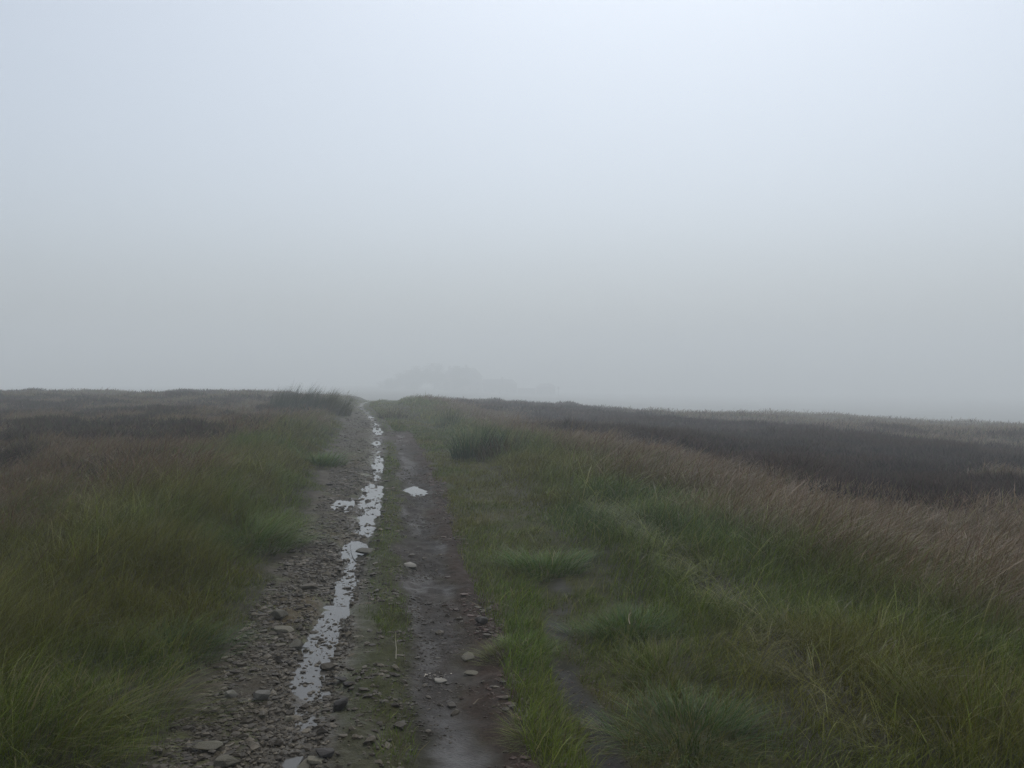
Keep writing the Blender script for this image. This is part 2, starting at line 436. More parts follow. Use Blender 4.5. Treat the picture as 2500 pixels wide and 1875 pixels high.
def veg(X, Y):
    """height, density 0..1, red-grass share, short-turf share at each point"""
    u = X - Xc(Y)
    n = fbm(X, Y, 0.45, 111, 2); nb = fbm(X, Y, 1.7, 115, 2); nn = fbm(X, Y, 0.5, 61, 3)
    lu = uL(Y) + (nn - .5) * .55 - u                    # distance out from the left edge of the track
    hl = 0.05 + 0.28 * sst(0.0, 0.9, lu) - 0.09 * sst(1.5, 4, lu)
    ru = u - 1.85 - (n - .5) * .5
    hr = 0.05 + 0.27 * sst(-0.1, 0.9, ru) - 0.05 * sst(1.5, 4, ru)
    left = lu > 0
    h = np.where(left, hl, hr) * (0.45 + 1.1 * n) * (0.7 + 0.6 * nb)
    dens = np.where(left, sst(-0.03, 0.10, lu), sst(0.96, 1.10, u + (nn - .5) * .5)) * np.where(np.abs(u - .2) > 1.1, 0.55 + 0.6 * sst(.36, .56, fbm(X, Y, .28, 205, 2)), 1)
    ridge = np.exp(-((u - 1.06 - .10 * (np.clip(Y, 2.5, 8) - 4.0)) / 0.125) ** 2) * (1 - sst(6.5, 8.5, Y))
    h = np.where(~left & (u < 1.9), 0.055 + 0.075 * n + 0.04 * ridge, h)
    dens = np.where(~left & (u < 1.9), np.maximum(dens * (0.80 + 0.4 * sst(.42, .6, nb)), ridge * 1.3), dens)
    # the green strip between the ruts
    inmid = (u > 0.08) & (u < 0.55) & ~left
    band = sst(0.10, 0.2, u + (nn - .5) * .5) * (1 - sst(0.36, 0.50, u + (nn - .5) * .5))
    along = np.interp(Y, [3, 3.9, 4.5, 5.0, 5.6, 6.5, 7.5, 9, 12, 14, 22, 23.2, 26, 28, 60], [1.2, 1.2, .7, .35, 1, .9, .5, .7, .8, 1, 1.1, .2, .15, .7, .9])
    md = band * along * (0.45 + 0.8 * sst(.4, .6, n))
    h = np.where(inmid, 0.030 + 0.055 * n * along, h); dens = np.where(inmid, md, dens)
    track = ~left & (u <= 0.08) | ((u >= 0.50) & (u < 0.98))
    mossy = sst(0.46, 0.62, nn * .6 + n * .4) * 0.75
    h = np.where(track, 0.025, h); dens = np.where(track, mossy * (u < 0.1), dens)
    p3 = third_path(X, Y, u); dens = dens * (1 - 0.97 * sst(.2, .6, p3))
    rfar = sst(25.5, 29, Y) * (u > .45); dens = np.where(track, np.maximum(dens, rfar), dens); h = np.where(track, h + rfar * .12 * (.5 + n), h)
    far = sst(30, 50, Y)                                 # the track greens over near the crest
    dens = np.where(track, np.maximum(dens, far * 0.55 * (np.abs(u) > .12)), dens); h = np.where(track, h + far * .04, h)
    td = np.clip(trodden(X, Y), 0, 1)
    h = h * (1 - 0.68 * td)
    bs = basin(X, Y); dens = dens * (1 - sst(0.2, 0.6, bs) * (np.abs(u) < 0.95))
    rr = sst(3.2, 5.2, u + (nb - .5) * 3.0 + (n - .5)) * 0.95
    rl = sst(2.0, 3.6, -u + (nb - .5) * 4.0) * sst(4.5, 7.5, Y) * 0.9
    crest = 0.5 * np.exp(-((u + 2.5) / 2.0) ** 2) * sst(18, 30, Y)
    red = np.clip(np.where(left, np.maximum(rl, crest), rr), 0, 1)
    return u, h, np.clip(dens, 0, 1), red, td, left

def grass_field():
    short_parts, tall_parts, red_parts = [], [], []
    bands = [(1.7, 3.2, 2800, .0038), (3.2, 6, 5200, .0036), (6, 10, 3300, .0050), (10, 17, 1800, .0075), (17, 30, 740, .0125), (30, 48, 230, .021), (48, 74, 85, .034)]
    for (y0, y1, dn, wd) in bands:
        X, Y = scatter(y0, y1, dn)
        u, h, dens, red, td, left = veg(X, Y)
        hw = heather_w(X, Y, u)
        keep = (rng.random(len(X)) < dens * (1 - np.where(u < 0, .72, .965) * hw)) & (h > 0.012)
        X, Y, u, h, red, td, left, hw = [a[keep] for a in (X, Y, u, h, red, td, left, hw)]
        n = len(X)
        P = np.stack([X, Y, gz(X, Y) - 0.012], -1)
        isred = rng.random(n) < np.maximum(red * 0.62, .035)
        a1 = fbm(X, Y, 1.3, 121, 3); a2 = fbm(X, Y, 0.35, 127, 2); a3 = fbm(X, Y, 3.5, 131, 2)
        base = mix(GREEN, OLIVE, sst(.42, .62, a1))
        base = mix(base, BLUEG, sst(.52, .66, a3) * 0.55 * (1 - red))
        base = mix(base, LIME, (np.abs(u - 1.08 - .1 * (Y - 4)) < .17) * (Y < 8) * 0.45 + ((u > .1) & (u < .5)) * 0.25)
        base = mix(base, BROWN, np.clip(red * 0.60 + td * 0.5 + ((u > 1.25) & (u < 2.0)) * sst(.5, .7, a2) * 0.35, 0, 1))
        base = base * (0.55 + 0.9 * rng.random(n) ** 1.5)[:, None]
        st = rng.random(n) < (0.085 + 0.03 * td)
        pale = mix(STRAW, (0.19, 0.22, 0.075), rng.random(n)) * (0.5 + 0.75 * rng.random(n))[:, None]
        base = np.where(st[:, None], pale, base)
        azn = rng.normal(0.0, 0.95, n) + (a2 - .5) * 3.0 + np.where(rng.random(n) < .18, rng.uniform(0, 6.28, n), 0)
        azn = np.where(td > .35, rng.uniform(0, 6.28, n), azn)
        lean = np.abs(rng.normal(0.30, 0.16, n)) + td * 0.9; curl = np.abs(rng.normal(0.42, 0.26, n)).clip(0, 1) + td * .5
        hh = 0.72 * h * (1 - .3 * hw) * np.exp(rng.normal(0, .28, n).clip(-.7, .5)) * np.where(st, 1.25, 1)
        short = h < 0.085
        W = wd * 0.88 * (0.6 + 0.8 * rng.random(n)) * np.where(st, 1.35, 1)
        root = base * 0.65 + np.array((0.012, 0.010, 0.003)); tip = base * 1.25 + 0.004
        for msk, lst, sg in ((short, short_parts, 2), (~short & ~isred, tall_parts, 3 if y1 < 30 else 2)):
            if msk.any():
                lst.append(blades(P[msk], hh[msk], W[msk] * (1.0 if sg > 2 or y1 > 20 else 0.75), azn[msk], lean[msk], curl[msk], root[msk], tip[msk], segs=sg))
        m = isred & ~short
        if m.any():     # flowering grass: thin stem, feathery red-brown head
            k = m.sum()
            head = np.where((red[m] < .15)[:, None], np.array((.05, .042, .025)), mix(RED, PINKB, rng.random(k)) * (0.6 + 0.6 * rng.random(k))[:, None])
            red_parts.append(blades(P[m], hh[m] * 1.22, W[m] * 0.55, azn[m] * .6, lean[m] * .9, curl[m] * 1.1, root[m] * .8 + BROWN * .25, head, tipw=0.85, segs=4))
    for nm, parts, lab, mt in (('turf', short_parts, 'short mossy turf between and beside the wheel ruts', M_GRASS),
                               ('grass', tall_parts, 'long wind-blown green moor grass on both verges', M_GRASS),
                               ('flowering_grass', red_parts, 'red-brown flowering grass heads in drifts across the moor', M_GRASS)):
        V, C, fs = join(parts)
        print(nm, len(V))
        tag(link(nm, np_mesh(nm, V, fs, mt, C)), lab, 'grass', kind='stuff')

def heather_field():
    parts = []
    for (y0, y1, dn, wd) in ((4, 9, 1500, .006), (9, 17, 1300, .009), (17, 30, 560, .016), (30, 48, 240, .026), (48, 76, 100, .04)):
        X, Y = scatter(y0, y1, dn, 1.35)
        u = X - Xc(Y); hw = heather_w(X, Y, u)
        keep = rng.random(len(X)) < hw * 0.95
        X, Y, u = X[keep], Y[keep], u[keep]; n = len(X)
        c = fbm(X, Y, 0.7, 141, 3); b = fbm(X, Y, 3.0, 147, 2)
        h = (0.06 + 0.50 * c + 0.12 * b) * np.where(u < 0, 0.8, 1.0) * rng.uniform(.6, 1.05, n)
        P = np.stack([X, Y, gz(X, Y) - 0.02], -1)
        col = mix((0.020, 0.0125, 0.0110), (0.044, 0.027, 0.019), sst(.3, .7, fbm(X, Y, 1.2, 151, 3)))
        col = mix(col, (0.040, 0.046, 0.020), (rng.random(n) < np.where(u < 0, .38, .10)) * 0.9)
        col = mix(col, (0.075, 0.045, 0.045), (rng.random(n) < .12) * 0.8)
        col = col * (0.65 + .7 * rng.random(n))[:, None]
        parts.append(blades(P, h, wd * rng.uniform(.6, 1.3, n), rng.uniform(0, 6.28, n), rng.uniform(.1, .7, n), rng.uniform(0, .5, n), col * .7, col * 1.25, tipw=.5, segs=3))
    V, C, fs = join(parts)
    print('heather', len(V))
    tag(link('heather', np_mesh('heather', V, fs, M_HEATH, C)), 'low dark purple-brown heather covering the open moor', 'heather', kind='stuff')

grass_field()
heather_field()

# ------------------------------------------------------------------ tussocks and rushes, each a thing of its own
def tuft(name, px, py, label, cat, group, n, h, rad, col, col2, wd, lean=.45, curl=.6, wind=.5, stretch=1.0, straw=.08, dist=None, tipw=0.0, segs=4, mat=None):
    z = 0.0
    for _ in range(6):
        x, y = at(px, py, z) if dist is None else ((px - 1250.0) * dist / F, dist)
        z = float(gz(np.array([x]), np.array([y]))[0])
    r = rad * np.sqrt(rng.random(n)); a = rng.uniform(0, 6.283, n)
    sd_ = px * 7.3 + py
    lob = 0.55 + 0.9 * vnoise(np.cos(a) * 1.7 + sd_, np.sin(a) * 1.7, 301)
    r = r * lob; lx, ly = r * np.cos(a) * stretch, r * np.sin(a)
    zz = gz(x + lx, y + ly) - z - 0.015
    az = np.arctan2(np.sin(a) * (1 - wind), np.cos(a) * (1 - wind) + wind) + rng.normal(0, .35, n)
    ln = lean * (0.25 + 0.9 * r / rad) * rng.uniform(.5, 1.3, n); cu = curl * rng.uniform(.3, 1.4, n)
    hh = (0.82 if cat == 'grass tussock' else 1.0) * h * rng.uniform(.4, 1.15, n) * (1 - 0.35 * np.minimum(1, (r / rad) ** 2)) * (0.6 + 0.8 * vnoise(lx / rad * 2.2 + sd_, ly / rad * 2.2, 307))
    c = mix(col, col2, rng.random(n)) * rng.uniform(.7, 1.3, n)[:, None]
    c = np.where((rng.random(n) < straw)[:, None], STRAW * rng.uniform(.45, 1.0, n)[:, None], c)
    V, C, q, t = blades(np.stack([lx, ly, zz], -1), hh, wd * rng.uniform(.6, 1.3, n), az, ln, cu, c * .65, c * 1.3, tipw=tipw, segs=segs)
    o = link(name, np_mesh(name, V, [q, t], mat or M_GRASS, C)); o.location = (x, y, z)
    return tag(o, label, cat, group)

GT = 'grass tussocks beside the track'
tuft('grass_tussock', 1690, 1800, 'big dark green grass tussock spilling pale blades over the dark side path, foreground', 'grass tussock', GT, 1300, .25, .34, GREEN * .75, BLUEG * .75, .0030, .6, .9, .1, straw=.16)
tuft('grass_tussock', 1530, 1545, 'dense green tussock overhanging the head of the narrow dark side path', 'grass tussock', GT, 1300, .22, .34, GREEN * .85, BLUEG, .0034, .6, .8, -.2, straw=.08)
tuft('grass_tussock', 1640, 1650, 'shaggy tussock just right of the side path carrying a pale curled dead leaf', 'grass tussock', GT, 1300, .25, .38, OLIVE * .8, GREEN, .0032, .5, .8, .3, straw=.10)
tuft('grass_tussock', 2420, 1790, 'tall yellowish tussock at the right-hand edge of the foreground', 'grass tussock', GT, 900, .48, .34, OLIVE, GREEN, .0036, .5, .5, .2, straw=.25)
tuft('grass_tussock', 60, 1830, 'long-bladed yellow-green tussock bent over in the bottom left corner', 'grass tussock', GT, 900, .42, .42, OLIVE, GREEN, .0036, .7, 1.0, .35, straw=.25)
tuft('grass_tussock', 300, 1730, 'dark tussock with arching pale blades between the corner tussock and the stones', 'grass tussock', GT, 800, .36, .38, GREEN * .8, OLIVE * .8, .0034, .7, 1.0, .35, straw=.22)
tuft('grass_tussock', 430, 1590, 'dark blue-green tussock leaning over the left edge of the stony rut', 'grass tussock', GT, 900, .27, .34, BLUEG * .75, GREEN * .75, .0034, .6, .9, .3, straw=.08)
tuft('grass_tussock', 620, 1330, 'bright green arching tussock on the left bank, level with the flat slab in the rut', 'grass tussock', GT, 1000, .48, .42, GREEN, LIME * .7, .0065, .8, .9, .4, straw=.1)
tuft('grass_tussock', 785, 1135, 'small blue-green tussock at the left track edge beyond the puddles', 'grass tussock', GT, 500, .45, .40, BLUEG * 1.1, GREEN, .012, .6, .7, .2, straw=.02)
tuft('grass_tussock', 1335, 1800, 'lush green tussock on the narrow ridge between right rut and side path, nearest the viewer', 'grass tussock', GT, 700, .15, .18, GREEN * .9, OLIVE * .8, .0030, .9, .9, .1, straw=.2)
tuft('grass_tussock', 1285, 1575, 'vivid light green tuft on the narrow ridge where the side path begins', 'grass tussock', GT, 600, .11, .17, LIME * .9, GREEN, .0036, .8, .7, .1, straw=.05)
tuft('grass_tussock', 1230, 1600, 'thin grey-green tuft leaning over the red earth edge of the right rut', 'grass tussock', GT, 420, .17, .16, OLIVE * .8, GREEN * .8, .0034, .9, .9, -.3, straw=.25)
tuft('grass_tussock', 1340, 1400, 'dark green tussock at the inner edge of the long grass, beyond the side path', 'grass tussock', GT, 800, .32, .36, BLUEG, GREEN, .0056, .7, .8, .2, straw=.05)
RU = 'rush clumps beside the far track'
RD = np.array((0.022, 0.042, 0.015)); RD2 = np.array((0.034, 0.044, 0.022))
tuft('rush_clump', 700, 992, 'dark clump of rushes, outermost left of the row on the crest beside the track', 'rush clump', RU, 1100, .98, .75, RD, RD2, .015, .18, .32, .85, 1.2, .03, dist=36)
tuft('rush_clump', 760, 990, 'tallest clump of rushes in the middle of the row on the left crest', 'rush clump', RU, 1500, 1.08, .8, RD, RD2, .015, .20, .35, .85, 1.1, .03, dist=36)
tuft('rush_clump', 815, 995, 'browner clump of rushes nearest the track on the left crest', 'rush clump', RU, 1300, .95, .7, RD2, OLIVE * .8, .015, .25, .45, .8, 1.0, .06, dist=36)
tuft('rush_clump', 1098, 1010, 'small spiky clump of rushes standing against the fog on the right verge', 'rush clump', RU, 150, .75, .40, RD, RD2, .014, .25, .2, .2, 1.0, .05, dist=31)
tuft('rush_clump', 1165, 1112, 'large dark clump of rushes on the right verge beside the track', 'rush clump', RU, 520, .65, .60, RD * .9, BLUEG * .7, .013, .35, .35, .4, 1.1, .02)
tuft('rush_clump', 1245, 1105, 'greyish clump of rushes next to the large dark clump, away from the track', 'rush clump', RU, 380, .58, .55, RD2, BROWN * .8, .013, .4, .4, .4, 1.1, .04)
tuft('rush_clump', 958, 1022, 'low brownish clump of rushes at the right edge of the far track', 'rush clump', RU, 300, .60, .7, RD2, BROWN * .7, .018, .4, .4, .4, 1.0, .05)

# ------------------------------------------------------------------ water
WL = []
for (bx, ym, rx, ry, lab, px, py) in BAS:
    b = (bx, ym, rx, ry, lab, px, py)
    yy = np.linspace(-1, 1, 41) * ry * 1.5 + ym
    cx = bas_x(b, yy); hw = rx * 1.32 * np.sqrt(np.clip(1 - ((yy - ym) / (ry * 1.53)) ** 2, 0.02, 1))
    x0 = float(bas_x(b, np.array([ym]))[0])
    zl = float(np.median(z_smooth(cx, yy))) - 0.0125
    WL.append(zl); V = []
    K = 7
    for j in range(41):
        for k in range(K): V.append((cx[j] + hw[j] * (2 * k / (K - 1) - 1) - x0, yy[j] - ym, 0))
    I = np.arange(41 * K).reshape(41, K)
    q = np.stack([I[:-1, :-1], I[:-1, 1:], I[1:, 1:], I[1:, :-1]], -1).reshape(-1, 4)
    o = link('puddle', np_mesh('puddle', np.array(V), [q], M_WATER, smooth=True)); o.location = (x0, ym, zl)
    tag(o, lab, 'puddle', 'rain puddles along the track')

# ------------------------------------------------------------------ stones
def rock_mesh(name, seed, flat, mat, npts=16):
    r = random.Random(seed)
    bm = bmesh.new()
    for _ in range(npts):
        v = Vector((r.gauss(0, 1), r.gauss(0, 1), r.gauss(0, 1))).normalized() * r.uniform(.75, 1.0)
        bm.verts.new((v.x, v.y * r.uniform(.65, .8), v.z * flat))
    g = bmesh.ops.convex_hull(bm, input=bm.verts[:])
    bmesh.ops.delete(bm, geom=[v for v in bm.verts if not v.link_faces], context='VERTS')
    bmesh.ops.bevel(bm, geom=bm.edges[:] + bm.verts[:], offset=0.07, segments=2, affect='EDGES', profile=.6)
    bmesh.ops.triangulate(bm, faces=[f for f in bm.faces if len(f.verts) > 4])
    for v in bm.verts:
        k = 1 + .05 * (r.random() - .5); v.co *= k
    me = bpy.data.meshes.new(name); bm.to_mesh(me); bm.free()
    me.polygons.foreach_set('use_smooth', np.full(len(me.polygons), False)); me.materials.append(mat)
    return me

def place(name, me, px, py, size, rz=0.0, tilt=(0, 0), label=None, group=None, sink=.3, flat=.35, zs=1.0):
    x, y = at(px, py); z = float(gz(np.array([x]), np.array([y]))[0])
    o = link(name, me); o.location = (x, y, z + size * flat * zs * (1 - 2 * sink)); o.scale = (size, size, size * zs); o.rotation_euler = (tilt[0], tilt[1], rz)
    return tag(o, label, 'stone', group)

ROCKS = [[rock_mesh('stone', 100 + 17 * i + 3 * j, f, M_STONE[j]) for i, f in enumerate((.30, .36, .42, .34, .5))] for j in range(3)]
PALES = [rock_mesh('stone', 300 + i, f, M_PALE) for i, f in enumerate((.5, .55, .3))]
D = 'stones single in the track'
place('stone', PALES[0], 636, 1712, .062, .4, (.1, .1), 'pale rounded stone, larger of the two pale ones by the left grass edge', D, .2, .5)
place('stone', PALES[1], 562, 1706, .050, 1.2, (.0, .1), 'pale rounded stone, smaller of the two and closer to the left grass edge', D, .2, .55)
place('stone', ROCKS[0][4], 703, 1742, .042, 2.0, (0, .1), 'rounded grey stone just left of the near end of the foreground puddle', D, .2, .5)
place('stone', ROCKS[2][4], 830, 1722, .055, .3, (.2, -.4), 'dark brown block of rock standing at the near end of the foreground puddle', D, .12, .5, 1.15)
place('stone', ROCKS[2][1], 831, 1655, .052, 1.0, (0, .3), 'dark stone standing in the water on the right side of the foreground puddle', D, .12)
place('stone', ROCKS[2][3], 850, 1672, .055, 2.2, (.2, .2), 'dark angular stone on the mud beside the foreground puddle', D, .15)
place('stone', ROCKS[1][4], 801, 1617, .060, .2, (0, .15), 'brown wet stone in the middle of the foreground puddle', D, .15, .5)
place('stone', ROCKS[2][0], 806, 1657, .036, .9, (0, .1), 'small black stone in the narrow middle of the foreground puddle', D, .1)
place('stone', ROCKS[0][1], 741, 1846, .070, .2, (.1, .2), 'wet grey rock on the left in the muddy pool', D, .1)
place('stone', ROCKS[0][3], 770, 1843, .066, 2.4, (.1, .1), 'wet grey rock in the middle of the muddy pool', D, .1)
place('stone', ROCKS[2][2], 794, 1838, .055, .7, (.3, .1), 'dark spiky rock on the right in the muddy pool', D, .1)
place('stone', ROCKS[0][0], 507, 1832, .075, .1, (.05, 0), 'flat wide grey stone near the bottom left edge of the track', D, .15)
place('stone', ROCKS[0][2], 546, 1866, .08, .9, (0, .1), 'large grey slab cut by the bottom edge, in the stony rut', D, .15)
place('stone', PALES[2], 1071, 1648, .058, .05, (0, .03), 'pale flat brick-like stone in the middle of the right rut', D, .25, .3, .8)
place('stone', ROCKS[0][1], 1140, 1596, .075, .65, (.1, .2), 'slanting grey slab at the right edge of the right rut', D, .2)
place('stone', ROCKS[0][0], 1150, 1632, .052, .3, (.1, .1), 'flat stone at the right edge of the right rut below the slanting slab', D, .2)
place('stone', ROCKS[2][4], 1174, 1522, .070, 1.1, (0, .2), 'dark brown stone half under the grass ridge at the right edge of the track', D, .15, .5)
place('stone', ROCKS[0][0], 897, 1344, .135, .15, (.05, .06), 'long flat grey slab beside the puddle full of stones', D, .2)
place('stone', PALES[2], 1000, 1374, .105, -.5, (.05, .1), 'long pale slanting slab in the wet right rut', D, .25, .3)
place('stone', ROCKS[0][4], 678, 1510, .085, .4, (.1, .1), 'round grey boulder-like stone at the left grass edge', D, .2, .5)
place('stone', ROCKS[0][3], 690, 1540, .10, 2.4, (.1, .1), 'broad layered grey stone below the round one at the left grass edge', D, .2)
place('stone', ROCKS[0][1], 716, 1574, .085, .4, (.1, .15), 'broad flat stone between the left grass edge and the foreground puddle', D, .2)
place('stone', ROCKS[1][2], 755, 1440, .085, .4, (.1, .1), 'brownish rounded stone left of the narrow gravel-broken puddle', D, .2, .42)

stone_no = 0
def many(n, urange, yrange, sizes, label, group, mats, seed):
    r = random.Random(seed); k = 0; tries = 0
    while k < n and tries < n * 30:
        tries += 1
        t = r.random(); Y = yrange[0] * (yrange[1] / yrange[0]) ** t
        ul = float(uL(Y)); a, b = urange; a = ul + .02 if a is None else a
        u = r.uniform(a, b); X = float(Xc(np.array([Y]))[0]) + u
        if float(basin(np.array([X]), np.array([Y]))[0]) > .35 and r.random() > .25: continue
        nn = float(fbm(np.array([X]), np.array([Y]), .8, 177, 2)[0])
        if nn < .38: continue
        me = ROCKS[r.choice(mats)][r.randrange(5)]
        s = 0.9 * r.uniform(*sizes) * r.choice((.55, .75, 1, 1, 1.25)) * (1 + Y / 45)
        z = float(gz(np.array([X]), np.array([Y]))[0])
        o = link('stone', me); o.location = (X, Y, z + s * r.uniform(-.28, -.05)); o.scale = (s * r.uniform(.8, 1.25), s, s * r.uniform(.7, 1.1))
        o.rotation_euler = (r.gauss(0, .16), r.gauss(0, .16), r.choice((0, 0, 3.14)) + r.gauss(0, .5)); tag(o, label, 'stone', group); k += 1
many(170, (None, -.04), (3.3, 14), (.020, .048), 'flat grey-brown stone bedded among others in the stony left rut', 'stones bedded in the left rut', (0, 0, 1, 1, 2), 3)
many(45, (.13, .45), (4.4, 14), (.022, .048), 'grey stone bedded in the turf strip between the two ruts', 'stones bedded in the middle strip', (0, 0, 1, 2), 4)
many(30, (.5, .98), (4.6, 13), (.016, .032), 'small dark stone bedded in the wet right rut', 'stones bedded in the right rut', (0, 2, 2, 1), 5)
many(28, (None, .0), (14, 30), (.06, .10), 'small flat stone bedded far along the left rut', 'stones bedded far along the track', (0, 0, 1), 6)

def water_z(X, Y):
    z = np.full(len(X), -99.0)
    for b, wl in zip(BAS, WL):
        e = np.hypot((X - bas_x(b, Y)) / (b[2] * 1.1), (Y - b[1]) / (b[3] * 1.1))
        z = np.where(e < 1, np.maximum(z, wl), z)
    return z

def gravel():
    """thousands of small chips along the track: one uncountable mass"""
    ico = bmesh.new(); bmesh.ops.create_icosphere(ico, subdivisions=1, radius=1)
    ico.verts.ensure_lookup_table()
    bv = np.array([v.co for v in ico.verts]); bf = np.array([[v.index for v in f.verts] for f in ico.faces]); ico.free()
    Xs, Ys, Ss = [], [], []
    for (y0, y1, n) in ((2.6, 4.5, 14000), (4.5, 8, 23000), (8, 16, 19000), (16, 34, 9000), (34, 50, 1500)):
        Y = rng.uniform(y0, y1, n); u = rng.uniform(-1, 1.12, n); u = np.where(u < uL(Y) + .02, rng.uniform(-.5, .1, n), u)
        X = Xc(Y) + u
        nn = fbm(X, Y, .35, 183, 2)
        pr = np.where(u < .12, 1.0, np.where(u < .45, .45, np.where(u < .86, 1.0, 1.0)))
        k = rng.random(n) < pr * np.where(u < .12, sst(.16, .42, nn), sst(.30, .6, nn)) * (1 - .85 * sst(.4, .9, basin(X, Y)))
        Xs.append(X[k]); Ys.append(Y[k]); Ss.append((rng.lognormal(math.log(.0046), .66, k.sum()) * np.where((u[k] > .45) & (u[k] < .9), .6, 1)).clip(.0022, .022) * (1 + Y[k] / 16))
    # the dark side path carries a few chips too
    n = 500; Y = rng.uniform(2.8, 6.5, n); X = Xc(Y) + rng.uniform(1.28, 1.55, n); Xs.append(X); Ys.append(Y); Ss.append(rng.uniform(.003, .010, n))
    X, Y, s = np.concatenate(Xs), np.concatenate(Ys), np.concatenate(Ss); n = len(X)
    u = X - Xc(Y)
    a = rng.uniform(0, 6.28, n); ca, sa = np.cos(a), np.sin(a)
    V = bv[None] * (1 + rng.uniform(-.38, .38, (n, len(bv), 1)))
    V = V * np.stack([s * rng.uniform(.8, 1.6, n), s * rng.uniform(.6, 1.1, n), s * rng.uniform(.25, .7, n)], -1)[:, None]
    vx = V[..., 0] * ca[:, None] - V[..., 1] * sa[:, None]; vy = V[..., 0] * sa[:, None] + V[..., 1] * ca[:, None]
    V = np.stack([vx + X[:, None], vy + Y[:, None], V[..., 2] + (np.maximum(gz(X, Y), water_z(X, Y)) + s * .1)[:, None]], -1)
    c = mix((0.034, 0.026, 0.017), (0.115, 0.094, 0.064), rng.random(n) ** 2.0)
    c = mix(c, (0.07, 0.038, 0.028), ((u > .74) & (rng.random(n) < .6)) * .8)
    c = mix(c, (0.036, 0.029, 0.023), ((u > .45) & (u < .86)) * .45)
    C = np.repeat(c, len(bv), 0)
    fs = (bf[None] + (np.arange(n) * len(bv))[:, None, None]).reshape(-1, 3)
    m = blade_mat('wet_gravel', .12, 0.0, .5)
    tag(link('gravel', np_mesh('gravel', V.reshape(-1, 3), [fs], m, C)), 'wet grey and reddish gravel strewn along the track', 'gravel', kind='stuff')
gravel()

# ------------------------------------------------------------------ dry stems and scraps on the track
def stem_obj(name, pts_px, rad, label, cat, group=None, col=(.22, .19, .12), lift=.006):
    P = []
    for (px, py, dz) in pts_px:
        x, y = at(px, py); P.append(Vector((x, y, float(gz(np.array([x]), np.array([y]))[0]) + lift + dz)))
    bm = bmesh.new(); prev = None; K = 5
    for i, p in enumerate(P):
        d = (P[min(i + 1, len(P) - 1)] - P[max(i - 1, 0)]).normalized(); s = d.cross(Vector((0, 0, 1)))
        s = s.normalized() if s.length > 1e-3 else Vector((1, 0, 0)); t = s.cross(d)
        rr = rad * (1 - .5 * i / (len(P) - 1))
        ring = [bm.verts.new(p - P[0] + s * rr * math.cos(6.283 * k / K) + t * rr * math.sin(6.283 * k / K)) for k in range(K)]
        if prev:
            for k in range(K): bm.faces.new((prev[k], prev[(k + 1) % K], ring[(k + 1) % K], ring[k]))
        else: bm.faces.new(ring[::-1])
        prev = ring
    bm.faces.new(prev)
    me = bpy.data.meshes.new(name); bm.to_mesh(me); bm.free(); me.materials.append(plain_mat(name + '_surface', col, .6))
    o = link(name, me); o.location = P[0]
    return tag(o, label, cat, group)
SG = 'dry stems lying on the track'
stem_obj('dry_stem', [(966, 1612, 0), (967, 1590, .004), (965, 1566, .0), (966, 1545, .006)], .0028, 'long pale dry stem lying lengthwise between turf strip and right rut', 'dry stem', SG)
stem_obj('dry_stem', [(980, 1653, 0), (992, 1651, .004), (1004, 1649, .004)], .0028, 'short pale dry stem lying crosswise at the left edge of the right rut', 'dry stem', SG)
stem_obj('dry_stem', [(955, 1672, 0), (970, 1670, .003), (986, 1668, .0)], .0032, 'greenish dry stem lying crosswise just below the short pale one', 'dry stem', SG, (.12, .12, .06))
stem_obj('dry_stem', [(1155, 1708, 0), (1168, 1702, .01), (1182, 1701, .012)], .0030, 'bent pale stem poking out from the grass ridge over the right rut', 'dry stem', SG, (.20, .15, .09))
stem_obj('curled_leaf', [(1538, 1600, .20), (1535, 1595, .215), (1536, 1590, .23), (1541, 1588, .235)], .0032, 'pale curled dead leaf caught in the grass tussock right of the side path', 'leaf', None, (.26, .21, .12))
def scraps():
    bm = bmesh.new(); r = random.Random(8)
    x, y = at(1065, 1635)
    for i in range(16):
        cx, cy_ = r.gauss(0, .035), r.gauss(0, .02); s = r.uniform(.003, .009)
        z = float(gz(np.array([x + cx]), np.array([y + cy_]))[0])
        vs_ = [bm.verts.new((cx + s * r.uniform(-1, 1), cy_ + s * r.uniform(-1, 1), z + .002 + s * r.uniform(0, .9))) for _ in range(7)]
        bmesh.ops.convex_hull(bm, input=vs_)
    me = bpy.data.meshes.new('wool_scraps'); bm.to_mesh(me); bm.free(); me.materials.append(plain_mat('pale_scraps', (.42, .37, .30), .8))
    o = link('wool_scrap', me); o.location = (x, y, 0)
    tag(o, 'small scatter of whitish scraps on the mud above the brick-like stone', 'scrap')
scraps()

# ------------------------------------------------------------------ farm far off in the fog
FD = 420.0
def fx(px): return (px - 1250.0) * FD / F
def fz(py): return EYE + (HOR - py) * FD / F
M_FWALL = plain_mat('gritstone_wall', (.24, .22, .19)); M_FROOF = plain_mat('slate_roof', (.15, .15, .155)); M_DARK = plain_mat('dark_window', (.03, .03, .035), .3)
M_WOOD = plain_mat('dark_wood', (.09, .075, .06))
def box(bm, x0, x1, y0, y1, z0, z1):
    v = [bm.verts.new(p) for p in ((x0, y0, z0), (x1, y0, z0), (x1, y1, z0), (x0, y1, z0), (x0, y0, z1), (x1, y0, z1), (x1, y1, z1), (x0, y1, z1))]
    for f in ((0, 3, 2, 1), (4, 5, 6, 7), (0, 1, 5, 4), (1, 2, 6, 5), (2, 3, 7, 6), (3, 0, 4, 7)): bm.faces.new([v[i] for i in f])
def part(name, mat, parent, fn, origin=(0, 0, 0)):
    bm = bmesh.new(); fn(bm); me = bpy.data.meshes.new(name); bm.to_mesh(me); bm.free(); me.materials.append(mat)
    return link(name, me, parent)
